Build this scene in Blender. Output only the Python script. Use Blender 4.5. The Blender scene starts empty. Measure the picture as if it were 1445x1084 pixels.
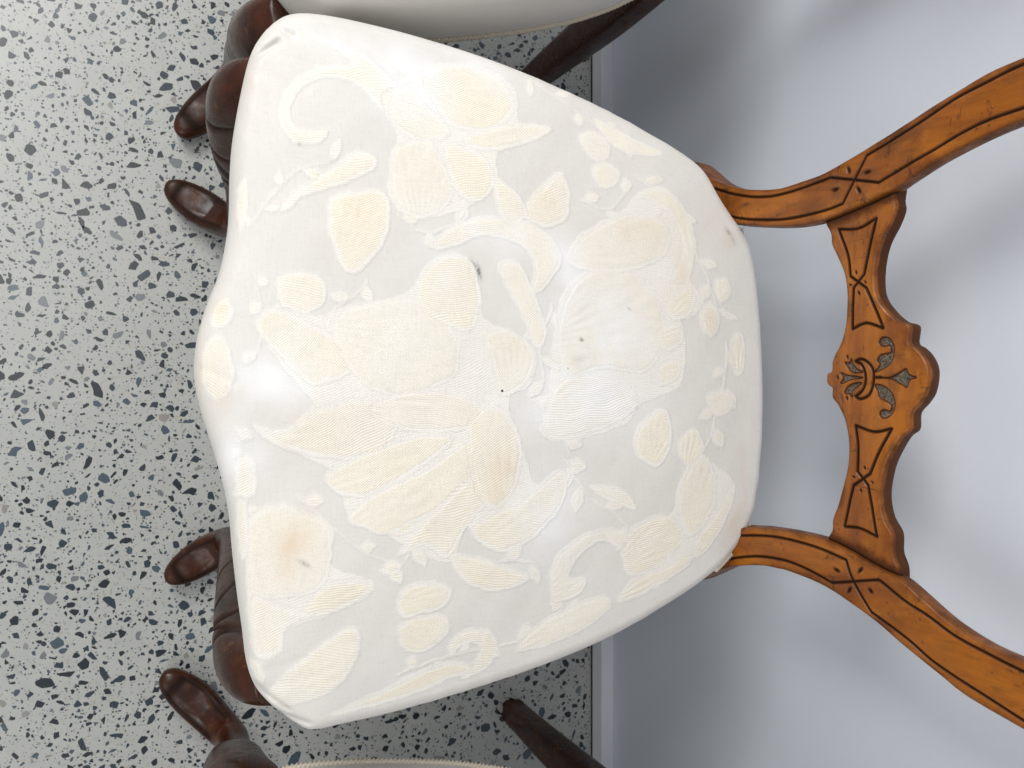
import bpy, math, random
import numpy as np
from mathutils import Vector, Matrix

random.seed(7)
RNG = np.random.default_rng(7)
C = bpy.context.scene.collection
SC = bpy.context.scene

# ------------------------------------------------------------------ camera
CAM_H = 0.98                      # metres above the floor
TILT = math.radians(22.0)         # from straight down, towards the wall
FPX, CX, CY = 1085.0, 722.5, 542.0
WALL_Y = 0.519
ct, st = math.cos(TILT), math.sin(TILT)

cam = bpy.data.cameras.new('camera')
cam.sensor_width = 36.0
cam.lens = 36.0 * FPX / 1445.0
cam.clip_start, cam.clip_end = 0.02, 60
cam.dof.use_dof = True
cam.dof.focus_distance = 0.55
cam.dof.aperture_fstop = 20
camo = bpy.data.objects.new('camera', cam)
C.objects.link(camo)
m = Matrix(((0, -1, 0, 0), (ct, 0, -st, 0), (st, 0, ct, CAM_H), (0, 0, 0, 1)))
camo.matrix_world = m
SC.camera = camo

# ------------------------------------------------------------------ light
w = bpy.data.worlds.new('World')
SC.world = w
w.use_nodes = True
w.node_tree.nodes['Background'].inputs[0].default_value = (0.90, 0.94, 1.0, 1)
w.node_tree.nodes['Background'].inputs[1].default_value = 0.41


def area(name, loc, target, sx, sy, power, col):
    l = bpy.data.lights.new(name, 'AREA')
    l.shape = 'RECTANGLE'
    l.size, l.size_y, l.energy, l.color = sx, sy, power, col
    o = bpy.data.objects.new(name, l)
    C.objects.link(o)
    o.location = loc
    d = Vector(target) - Vector(loc)
    o.rotation_euler = d.to_track_quat('-Z', 'Y').to_euler()
    return o


area('window_light', (-1.55, -0.75, 1.75), (0, 0.3, 0.5), 1.0, 1.0, 34, (1.0, 0.985, 0.955))
area('ceiling_light', (-0.55, -0.75, 2.6), (0, 0.1, 0.3), 1.1, 0.9, 13, (1.0, 0.98, 0.95))
area('right_fill_light', (1.5, -1.3, 1.9), (0.1, 0.4, 0.3), 1.3, 1.3, 14, (1.0, 0.985, 0.96))  # added soft fill from the right, lifts the dark wall
SC.view_settings.view_transform = 'Standard'
SC.view_settings.look = 'None'
SC.view_settings.exposure = 0.08
SC.view_settings.gamma = 1


# ------------------------------------------------------------------ measuring helpers
def ray(px, py):
    r, d = (px - CX) / FPX, (py - CY) / FPX
    return np.array([d, st + r * ct, -ct + r * st])


def on_z(px, py, z):
    v = ray(px, py)
    t = (z - CAM_H) / v[2]
    return np.array([0, 0, CAM_H]) + v * t


BACK_Y, BACK_Z, RAKE = 0.418, 0.43, 0.20    # plane of the chair back's front faces


def on_back(px, py, off=0.0):
    v = ray(px, py)                          # y - BACK_Y - off = RAKE (z - BACK_Z)
    t = (BACK_Y + off + RAKE * (CAM_H - BACK_Z)) / (v[1] - RAKE * v[2])
    return np.array([0, 0, CAM_H]) + v * t


def spline(pts, n, closed=False):
    """Catmull-Rom through the points, resampled to n points of equal arc length."""
    P = np.array(pts, float)
    k = len(P)
    if closed:
        Q = np.vstack([P[-1:], P, P[:2]])
        segs = k
    else:
        Q = np.vstack([2 * P[0] - P[1], P, 2 * P[-1] - P[-2]])
        segs = k - 1
    t = np.linspace(0, 1, 24, endpoint=False)[:, None]
    out = []
    for i in range(segs):
        a, b, c, d = Q[i], Q[i + 1], Q[i + 2], Q[i + 3]
        out.append(0.5 * (2 * b + (c - a) * t + (2 * a - 5 * b + 4 * c - d) * t ** 2 + (3 * b - a - 3 * c + d) * t ** 3))
    out = np.vstack(out + [P[:1] if closed else P[-1:]])
    L = np.concatenate([[0], np.cumsum(np.linalg.norm(np.diff(out, axis=0), axis=1))])
    s = np.linspace(0, L[-1], n, endpoint=not closed)
    return np.stack([np.interp(s, L, out[:, j]) for j in range(P.shape[1])], 1)


def inside(poly, x, y):
    """even-odd test of many points against one polygon"""
    res = np.zeros(x.shape, bool)
    bx = (x >= poly[:, 0].min()) & (x <= poly[:, 0].max()) & (y >= poly[:, 1].min()) & (y <= poly[:, 1].max())
    ii = np.nonzero(bx)[0]
    if not len(ii):
        return res
    xs, ys = x[ii], y[ii]
    r = np.zeros(len(ii), bool)
    q = np.roll(poly, -1, 0)
    for (x0, y0), (x1, y1) in zip(poly, q):
        if y0 == y1:
            continue
        c = ((y0 > ys) != (y1 > ys)) & (xs < (x1 - x0) * (ys - y0) / (y1 - y0) + x0)
        r ^= c
    res[ii] = r
    return res


def polydist(line, x, y, mg=0.006):
    d = np.full(x.shape, 9.0)
    for a, b in zip(line[:-1], line[1:]):
        ab = b - a
        L = max(ab @ ab, 1e-12)
        lo, hi = np.minimum(a, b) - mg, np.maximum(a, b) + mg
        ii = np.nonzero((x > lo[0]) & (x < hi[0]) & (y > lo[1]) & (y < hi[1]))[0]
        if not len(ii):
            continue
        t = np.clip(((x[ii] - a[0]) * ab[0] + (y[ii] - a[1]) * ab[1]) / L, 0, 1)
        dd = np.hypot(x[ii] - a[0] - t * ab[0], y[ii] - a[1] - t * ab[1])
        d[ii] = np.minimum(d[ii], dd)
    return d


def wob(x, y, seed, f):
    """cheap smooth pseudo-noise from sines, about -1..1"""
    r = np.random.default_rng(seed)
    s = 0
    for _ in range(7):
        a, p, k = r.uniform(0, 6.28), r.uniform(0, 6.28), f * r.uniform(0.5, 1.6)
        s = s + np.sin(k * (x * math.cos(a) + y * math.sin(a)) + p)
    return s / 3.5


# ------------------------------------------------------------------ object helpers
def link(name, me, parent=None):
    o = bpy.data.objects.new(name, me)
    C.objects.link(o)
    if parent:
        o.parent = parent
    return o


def mesh_np(name, V, F, mat, parent=None, attrs=None, smooth=True):
    """V (n,3), F (m,4) quads or list of faces"""
    me = bpy.data.meshes.new(name)
    if isinstance(F, np.ndarray):
        me.vertices.add(len(V))
        me.vertices.foreach_set('co', np.asarray(V, np.float32).ravel())
        k = F.shape[1]
        me.loops.add(F.size)
        me.loops.foreach_set('vertex_index', F.astype(np.int32).ravel())
        me.polygons.add(len(F))
        me.polygons.foreach_set('loop_start', np.arange(0, F.size, k, dtype=np.int32))
        me.update(calc_edges=True)
        me.validate()
    else:
        me.from_pydata([tuple(v) for v in V], [], F)
    if smooth:
        me.polygons.foreach_set('use_smooth', np.ones(len(me.polygons), bool))
    for k, a in (attrs or {}).items():
        at = me.attributes.new(k, 'FLOAT', 'POINT')
        at.data.foreach_set('value', np.asarray(a, np.float32))
    for mm in (mat if isinstance(mat, (list, tuple)) else [mat]):
        me.materials.append(mm)
    me.update()
    return link(name, me, parent)


def grid_faces(nu, nv, wrap_v=True, flip=False):
    i = np.arange(nu - 1)[:, None]
    j = np.arange(nv if wrap_v else nv - 1)[None, :]
    j2 = (j + 1) % nv
    a, b, c, d = i * nv + j, i * nv + j2, (i + 1) * nv + j2, (i + 1) * nv + j
    F = np.stack([x + 0 * a for x in (a, b, c, d)], -1).reshape(-1, 4)
    return F[:, ::-1] if flip else F


def thing(name, label, cat, loc=(0, 0, 0), rz=0, group=None):
    o = link(name, None)
    o.location = loc
    o.rotation_euler = (0, 0, rz)
    o['label'] = label
    o['category'] = cat
    if group:
        o['group'] = group
    return o


# ------------------------------------------------------------------ materials
def mat(name):
    mm = bpy.data.materials.new(name)
    mm.use_nodes = True
    nt = mm.node_tree
    return mm, nt, nt.nodes['Principled BSDF']


def N(nt, typ, ins=None, **kw):
    n = nt.nodes.new('ShaderNode' + typ)
    for k, v in kw.items():
        setattr(n, k, v)
    for k, v in (ins or {}).items():
        if hasattr(v, 'is_output'):
            nt.links.new(v, n.inputs[k])
        else:
            n.inputs[k].default_value = v
    return n


def mix(nt, f, a, b, blend='MIX'):
    n = N(nt, 'MixRGB', {'Fac': f, 'Color1': a, 'Color2': b}, blend_type=blend)
    return n.outputs[0]


def ramp(nt, v, lo, hi):
    return N(nt, 'MapRange', {0: v, 1: lo, 2: hi, 3: 0.0, 4: 1.0}).outputs[0]


def math_(nt, op, a, b=0.0):
    return N(nt, 'Math', {0: a, 1: b}, operation=op).outputs[0]


def noise(nt, vec, scale, detail=4.0, rough=0.55, dist=0.0):
    return N(nt, 'TexNoise', {'Vector': vec, 'Scale': scale, 'Detail': detail, 'Roughness': rough, 'Distortion': dist}).outputs['Fac']


def coords(nt, sc=(1, 1, 1)):
    tc = N(nt, 'TexCoord')
    return N(nt, 'Mapping', {'Vector': tc.outputs['Object'], 'Scale': sc}).outputs[0]


def wood(name, light, mid, dark, grain, rough=0.25, coat=0.10, spec=0.38):
    mm, nt, b = mat(name)
    g = coords(nt, grain)
    o = coords(nt)
    g1 = noise(nt, g, 9, 6, 0.6, 0.6)
    g2 = noise(nt, g, 34, 4, 0.6, 0.2)
    blot = noise(nt, o, 26, 4, 0.6)
    c = mix(nt, ramp(nt, g1, 0.35, 0.68), light, mid)
    c = mix(nt, math_(nt, 'MULTIPLY', ramp(nt, g2, 0.52, 0.75), 0.35), c, dark)
    c = mix(nt, math_(nt, 'MULTIPLY', ramp(nt, blot, 0.52, 0.74), 0.6), c, dark)
    # knocks and scratches: thin dark flecks
    v = N(nt, 'TexVoronoi', {'Vector': coords(nt, (grain[0] * 0.6, grain[1] * 0.6, grain[2] * 0.9)), 'Scale': 40.0, 'Randomness': 1.0})
    pick = ramp(nt, N(nt, 'SeparateColor', {0: v.outputs['Color']}).outputs[0], 0.80, 0.84)
    fl = math_(nt, 'MULTIPLY', ramp(nt, v.outputs['Distance'], 0.30, 0.12), pick)
    fl = math_(nt, 'MULTIPLY', fl, ramp(nt, noise(nt, o, 14, 2), 0.40, 0.52))
    c = mix(nt, math_(nt, 'MULTIPLY', fl, 0.75), c, (0.035, 0.012, 0.006, 1))
    pit = N(nt, 'TexVoronoi', {'Vector': o, 'Scale': 230.0, 'Randomness': 1.0})
    pk = ramp(nt, N(nt, 'SeparateColor', {0: pit.outputs['Color']}).outputs[1], 0.86, 0.88)
    pt = math_(nt, 'MULTIPLY', pk, ramp(nt, pit.outputs['Distance'], 0.30, 0.10))
    c = mix(nt, math_(nt, 'MULTIPLY', pt, 0.6), c, (0.03, 0.010, 0.005, 1))
    s1 = noise(nt, coords(nt, (1.0, 0.3, 0.22)), 95, 2, 0.5, 1.2)
    s2 = noise(nt, coords(nt, (0.25, 0.3, 1.0)), 85, 2, 0.5, 1.2)
    for q, sd, col in ((s1, 41.0, (0.03, 0.010, 0.005, 1)), (s2, 33.0, (0.03, 0.010, 0.005, 1))):
        ln = ramp(nt, math_(nt, 'ABSOLUTE', math_(nt, 'SUBTRACT', q, 0.5)), 0.012, 0.004)
        c = mix(nt, math_(nt, 'MULTIPLY', math_(nt, 'MULTIPLY', ln, ramp(nt, noise(nt, o, sd, 2), 0.53, 0.61)), 0.7), c, col)
    rub_or_sheen = math_(nt, 'MULTIPLY', ramp(nt, noise(nt, o, 70, 5, 0.7), 0.58, 0.74), 0.35)
    c = mix(nt, rub_or_sheen, c, mix(nt, 0.5, light, (0.52, 0.23, 0.04, 1)))
    gr = N(nt, 'Attribute', attribute_name='grime').outputs['Fac']
    gn = ramp(nt, math_(nt, 'ADD', math_(nt, 'MULTIPLY', gr, 1.7), math_(nt, 'MULTIPLY', ramp(nt, noise(nt, o, 60, 5, 0.7), 0.32, 0.66), 0.8)), 0.8, 1.8)
    c = mix(nt, math_(nt, 'MULTIPLY', gn, 0.85), c, (0.045, 0.016, 0.008, 1))
    gv = N(nt, 'Attribute', attribute_name='groove').outputs['Fac']
    c = mix(nt, math_(nt, 'MULTIPLY', gv, 0.96), c, (0.012, 0.008, 0.006, 1))
    hol = N(nt, 'Attribute', attribute_name='hollow').outputs['Fac']
    stip = noise(nt, o, 900, 3, 0.7)
    c = mix(nt, hol, c, mix(nt, ramp(nt, stip, 0.42, 0.62), (0.02, 0.016, 0.012, 1), (0.16, 0.13, 0.10, 1)))
    nt.links.new(c, b.inputs['Base Color'])
    r = math_(nt, 'ADD', math_(nt, 'MULTIPLY', blot, 0.22), rough - 0.10)
    r = math_(nt, 'ADD', r, math_(nt, 'MULTIPLY', math_(nt, 'ADD', gv, gn), 0.3))
    nt.links.new(r, b.inputs['Roughness'])
    matt = math_(nt, 'SUBTRACT', 1.0, math_(nt, 'MAXIMUM', gv, math_(nt, 'MULTIPLY', gn, 0.8)))
    nt.links.new(math_(nt, 'MULTIPLY', matt, coat), b.inputs['Coat Weight'])
    nt.links.new(math_(nt, 'MULTIPLY', matt, spec), b.inputs['Specular IOR Level'])
    b.inputs['Coat Roughness'].default_value = 0.22
    hgt = math_(nt, 'ADD', math_(nt, 'MULTIPLY', g2, 0.4), math_(nt, 'MULTIPLY', math_(nt, 'SUBTRACT', noise(nt, o, 120, 3), fl), 0.6))
    bp = N(nt, 'Bump', {'Height': hgt, 'Strength': 0.18, 'Distance': 0.0012})
    nt.links.new(bp.outputs[0], b.inputs['Normal'])
    return mm


HONEY = ((0.330, 0.102, 0.006, 1), (0.165, 0.041, 0.003, 1), (0.045, 0.010, 0.002, 1))
M_POST = wood('honey_wood', *HONEY, (5, 5, 0.9))
M_SPLAT = wood('honey_wood_cross_grain', *HONEY, (0.9, 5, 5))
M_LEG = wood('dark_wood', (0.060, 0.015, 0.005, 1), (0.012, 0.004, 0.0022, 1), (0.003, 0.0015, 0.001, 1), (4, 4, 1.2), 0.26, 0.06, 0.30)


def fabric():
    mm, nt, b = mat('cream_damask')
    o = coords(nt)
    dm = N(nt, 'Attribute', attribute_name='damask').outputs['Fac']
    sn = N(nt, 'Attribute', attribute_name='stain').outputs['Fac']
    mk = N(nt, 'Attribute', attribute_name='mark').outputs['Fac']
    tn = N(nt, 'Attribute', attribute_name='tone').outputs['Fac']
    sep = N(nt, 'SeparateXYZ', {0: o})
    thr = noise(nt, coords(nt, (1, 0.12, 1)), 900, 3, 0.6)          # weft slubs
    thr2 = noise(nt, coords(nt, (0.12, 1, 1)), 900, 3, 0.6)
    # satin ribs of the figured areas, running across the seat
    bend = math_(nt, 'MULTIPLY', noise(nt, o, 18, 2), 0.02)
    ra = N(nt, 'Attribute', attribute_name='ribdir').outputs['Fac']
    rib = math_(nt, 'SINE', math_(nt, 'MULTIPLY', math_(nt, 'ADD', math_(nt, 'ADD', sep.outputs[0], math_(nt, 'MULTIPLY', sep.outputs[1], ra)), bend), 3700.0))
    rib = math_(nt, 'ADD', math_(nt, 'MULTIPLY', rib, 0.5), 0.5)
    ground = mix(nt, noise(nt, o, 22, 4), (0.615, 0.590, 0.545, 1), (0.680, 0.655, 0.615, 1))
    tn = math_(nt, 'ADD', math_(nt, 'MULTIPLY', tn, 0.55), math_(nt, 'MULTIPLY', ramp(nt, noise(nt, o, 13, 3), 0.36, 0.64), 0.55))
    cream = mix(nt, tn, (0.770, 0.735, 0.665, 1), (0.775, 0.710, 0.580, 1))
    cream = mix(nt, ramp(nt, dm, 0.66, 0.92), (0.762, 0.732, 0.670, 1), cream)
    c = mix(nt, ramp(nt, dm, 0.0, 0.6), ground, cream)
    c = mix(nt, math_(nt, 'MULTIPLY', math_(nt, 'MULTIPLY', rib, dm), 0.15), c, (0.60, 0.55, 0.46, 1))
    c = mix(nt, math_(nt, 'MULTIPLY', ramp(nt, math_(nt, 'ADD', thr, thr2), 0.95, 1.3), 0.25), c, (0.50, 0.47, 0.42, 1))
    c = mix(nt, math_(nt, 'MULTIPLY', sn, 0.75), c, (0.62, 0.42, 0.23, 1))
    bl = N(nt, 'Attribute', attribute_name='painted_sheen').outputs['Fac']
    c = mix(nt, bl, c, (0.80, 0.80, 0.805, 1))  # bright satin sheen mixed into the cloth colour
    c = mix(nt, mk, c, (0.07, 0.075, 0.085, 1))
    nt.links.new(c, b.inputs['Base Color'])
    nt.links.new(math_(nt, 'ADD', math_(nt, 'MULTIPLY', dm, 0.25), 0.50), b.inputs['Roughness'])
    b.inputs['Specular IOR Level'].default_value = 0.45
    b.inputs['Sheen Weight'].default_value = 0.15
    h = math_(nt, 'ADD', math_(nt, 'MULTIPLY', math_(nt, 'MULTIPLY', rib, dm), 0.9),
              math_(nt, 'ADD', math_(nt, 'MULTIPLY', thr, 0.5), math_(nt, 'MULTIPLY', thr2, 0.5)))
    bp = N(nt, 'Bump', {'Height': h, 'Strength': 0.35, 'Distance': 0.0006})
    nt.links.new(bp.outputs[0], b.inputs['Normal'])
    return mm


M_FAB = fabric()


def simple(name, col, rough, bump=0.0, scale=200, var=0.12):
    mm, nt, b = mat(name)
    o = coords(nt)
    n = noise(nt, o, scale, 4)
    d = tuple(x * (1 - var) for x in col[:3]) + (1,)
    nt.links.new(mix(nt, n, d, col), b.inputs['Base Color'])
    b.inputs['Roughness'].default_value = rough
    if bump:
        nt.links.new(N(nt, 'Bump', {'Height': n, 'Strength': 0.4, 'Distance': bump}).outputs[0], b.inputs['Normal'])
    return mm


M_CORD = simple('cream_cord', (0.74, 0.67, 0.55, 1), 0.8, 0.0004, 1500, 0.35)
M_WALL = simple('pale_blue_grey_wall_paint', (0.650, 0.685, 0.750, 1), 0.5, 0.00025, 420, 0.04)
M_SKIRT = simple('grey_skirting_paint', (0.74, 0.755, 0.79, 1), 0.28, 0.0, 40, 0.05)
M_GAP = simple('dark_sealant', (0.03, 0.03, 0.03, 1), 0.7)


def terrazzo():
    mm, nt, b = mat('terrazzo_matrix')
    o = coords(nt)
    base = mix(nt, noise(nt, o, 30, 5, 0.6), (0.365, 0.370, 0.350, 1), (0.455, 0.460, 0.435, 1))
    base = mix(nt, math_(nt, 'MULTIPLY', ramp(nt, noise(nt, o, 420, 4, 0.7), 0.45, 0.7), 0.4), base, (0.33, 0.34, 0.335, 1))
    wv = N(nt, 'VectorMath', {0: o, 1: N(nt, 'TexNoise', {'Vector': o, 'Scale': 250.0}).outputs['Color']}, operation='MULTIPLY_ADD')
    wv.inputs[1].default_value = (1, 1, 1)
    for sc, pr, col in ((330.0, 0.82, (0.06, 0.07, 0.08, 1)), (520.0, 0.86, (0.16, 0.17, 0.18, 1)), (260.0, 0.90, (0.36, 0.33, 0.27, 1))):
        v = N(nt, 'TexVoronoi', {'Vector': o, 'Scale': sc, 'Randomness': 1.0})
        pick = ramp(nt, N(nt, 'SeparateColor', {0: v.outputs['Color']}).outputs[0], pr, pr + 0.02)
        f = math_(nt, 'MULTIPLY', pick, ramp(nt, v.outputs['Distance'], 0.42, 0.34))
        base = mix(nt, f, base, col)
    nt.links.new(base, b.inputs['Base Color'])
    nt.links.new(math_(nt, 'ADD', math_(nt, 'MULTIPLY', noise(nt, o, 60, 4), 0.2), 0.24), b.inputs['Roughness'])
    return mm


M_TERR = terrazzo()
CHIP_COLS = [((0.018, 0.026, 0.034, 1), 0.28), ((0.034, 0.050, 0.066, 1), 0.26), ((0.075, 0.105, 0.135, 1), 0.24),
             ((0.19, 0.205, 0.22, 1), 0.26), ((0.30, 0.285, 0.26, 1), 0.30)]
M_CHIP = [simple('stone_chip_%s' % n, c, r, 0.0, 260, 0.35) for n, (c, r) in zip(('black', 'slate', 'blue_grey', 'grey', 'buff'), CHIP_COLS)]


# ------------------------------------------------------------------ the setting
def box(bmv, x0, x1, y0, y1, z0, z1):
    V, F = bmv
    k = len(V)
    V += [(x0, y0, z0), (x1, y0, z0), (x1, y1, z0), (x0, y1, z0), (x0, y0, z1), (x1, y0, z1), (x1, y1, z1), (x0, y1, z1)]
    F += [tuple(k + i for i in f) for f in ((0, 3, 2, 1), (4, 5, 6, 7), (0, 1, 5, 4), (1, 2, 6, 5), (2, 3, 7, 6), (3, 0, 4, 7))]


floor = mesh_np('floor', [(-4, -4, 0), (4, -4, 0), (4, WALL_Y + 0.02, 0), (-4, WALL_Y + 0.02, 0)], [(0, 1, 2, 3)], M_TERR, smooth=False)
floor['kind'] = 'structure'
floor['label'] = 'polished grey terrazzo floor with dark blue grey stone chips'
V, F = [], []
box((V, F), -4, 4, WALL_Y + 0.018, WALL_Y + 0.15, -0.05, 2.8)
wall = mesh_np('wall', V, F, M_WALL, smooth=False)
wall['kind'] = 'structure'
wall['label'] = 'smooth pale blue grey painted wall behind the chairs'
# skirting: a low painted board with an eased top edge, a dark joint at the floor
prof = [(0.0, 0.003), (0.0, 0.0285), (0.0006, 0.0300), (0.0020, 0.0306), (0.0160, 0.0316), (0.0178, 0.0316), (0.0178, 0.003)]
V = [(x, WALL_Y + a, z) for x in (-4, 4) for a, z in prof]
n = len(prof)
F = [(i, i + n, (i + 1) % n + n, (i + 1) % n) for i in range(n)]
sk = mesh_np('skirting_board', V, [f[::-1] for f in F], M_SKIRT, wall, smooth=False)
V, F = [], []
box((V, F), -4, 4, WALL_Y - 0.0012, WALL_Y + 0.015, 0.0002, 0.0028)
mesh_np('floor_joint', V, F, M_GAP, wall, smooth=False)


def project(p):
    v = np.array(p) - np.array([0, 0, CAM_H])
    d = v[1] * st - v[2] * ct
    return CX + FPX * (v[1] * ct + v[2] * st) / d, CY + FPX * v[0] / d


def chip_poly(r):
    k = random.choice((4, 5, 5, 6, 6, 7, 8))
    a0 = random.uniform(0, 6.28)
    asp = random.choice((1.0, 1.15, 1.3, 1.5, 1.8, 2.4))
    rot = random.uniform(0, 6.28)
    pts = []
    for i in range(k):
        a = a0 + (i + random.uniform(-0.38, 0.38)) * 6.283 / k
        q = r * random.uniform(0.62, 1.12)
        if random.random() < 0.10:
            q *= 0.55
        x, y = q * math.cos(a) * math.sqrt(asp), q * math.sin(a) / math.sqrt(asp)
        pts.append((x * math.cos(rot) - y * math.sin(rot), x * math.sin(rot) + y * math.cos(rot)))
    out = []                                            # clip the sharp corners a little
    for i in range(k):
        p, q = pts[i], pts[(i + 1) % k]
        out += [(p[0] * 0.86 + q[0] * 0.14, p[1] * 0.86 + q[1] * 0.14), (p[0] * 0.14 + q[0] * 0.86, p[1] * 0.14 + q[1] * 0.86)]
    return out, r * math.sqrt(asp) * 1.02


chips = []
cell = {}
G = 0.03
XR, Y0, Y1 = 1.25, -0.95, WALL_Y - 0.002
sizes = [random.uniform(0.0075, 0.0112) for _ in range(150)] + [random.uniform(0.0052, 0.0080) for _ in range(1700)] + \
        [random.uniform(0.0036, 0.0056) for _ in range(8000)] + [random.uniform(0.0018, 0.0032) for _ in range(14000)] + [random.uniform(0.0011, 0.0018) for _ in range(5500)]
for r in sizes:
    for _ in range(6):
        x, y = random.uniform(-XR, XR), random.uniform(Y0, Y1)
        pts, R = chip_poly(r)
        if y + R > Y1:
            continue
        gx, gy = int(x // G), int(y // G)
        ok = True
        for i in (-1, 0, 1):
            for j in (-1, 0, 1):
                for (ox, oy, orr) in cell.get((gx + i, gy + j), ()):
                    if (ox - x) ** 2 + (oy - y) ** 2 < (0.78 * (orr + R)) ** 2:
                        ok = False
                        break
                if not ok:
                    break
            if not ok:
                break
        if ok:
            cell.setdefault((gx, gy), []).append((x, y, R * 0.9))
            mi = random.choices((0, 1, 2, 3, 4), (42, 31, 17, 7, 3))[0]
            chips.append((r, x, y, pts, mi))
            break


def chip_geo(pts, ox, oy, h):
    k = len(pts)
    V = [(ox + a, oy + b, h) for a, b in pts] + [(ox + a * 1.0, oy + b * 1.0, -0.001) for a, b in pts]
    F = [tuple(range(k))] + [(i + k, (i + 1) % k + k, (i + 1) % k, i) for i in range(k)]
    return V, F


def seen(c):
    px, py = project((c[1], c[2], 0))
    return -8 < px < 836 and -8 < py < 1092 and not (352 < px < 1000 and 60 < py < 985) and not (290 < px < 400 and 320 < py < 700)


big = sorted([c for c in chips if seen(c)], key=lambda c: -c[0])[:298]
bigset = set(id(c) for c in big)
for r, x, y, pts, mi in big:
    V, F = chip_geo(pts, 0, 0, 0.00012)
    o = mesh_np('stone_chip', V, F, M_CHIP[mi], floor, smooth=False)
    o.location = (x, y, 0)
V, F, MI = [], [], []
for c in chips:
    if id(c) in bigset:
        continue
    v, f = chip_geo(c[3], c[1], c[2], 0.00010)
    k = len(V)
    V += v
    F += [tuple(k + i for i in q) for q in f]
    MI += [c[4]] * len(f)
o = mesh_np('small_stone_chips', V, F, M_CHIP, floor, smooth=False)
o['kind'] = 'stuff'
o.data.polygons.foreach_set('material_index', np.array(MI, np.int32))

# ------------------------------------------------------------------ seat data
Z_EDGE, Z_BOT, R_EDGE, CROWN = 0.448, 0.358, 0.012, 0.018
OUT = [(345, 110), (352, 82), (364, 57), (384, 35), (410, 22), (450, 23), (520, 37), (600, 58), (700, 90), (800, 132), (870, 166), (930, 200), (972, 227),
       (993, 250), (1010, 280), (1027, 306), (1043, 330), (1055, 362), (1064, 420), (1069, 490), (1071, 560), (1070, 620), (1065, 680), (1055, 730),
       (1040, 762), (1016, 791), (990, 815), (950, 843), (900, 874), (840, 905), (760, 938), (660, 972), (560, 1001), (490, 1017), (440, 1027), (415, 1018),
       (385, 996), (362, 972), (351, 945), (345, 900), (338, 850), (331, 790), (326, 735), (318, 692), (305, 645), (288, 592), (277, 547), (275, 512),
       (280, 473), (293, 428), (311, 382), (322, 330), (326, 290), (327, 240), (330, 195), (337, 150)]
OUT_W = np.array([on_z(px, py, Z_EDGE - 0.012)[:2] for px, py in OUT])
CEN = np.array([0.005, 0.20])

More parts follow.
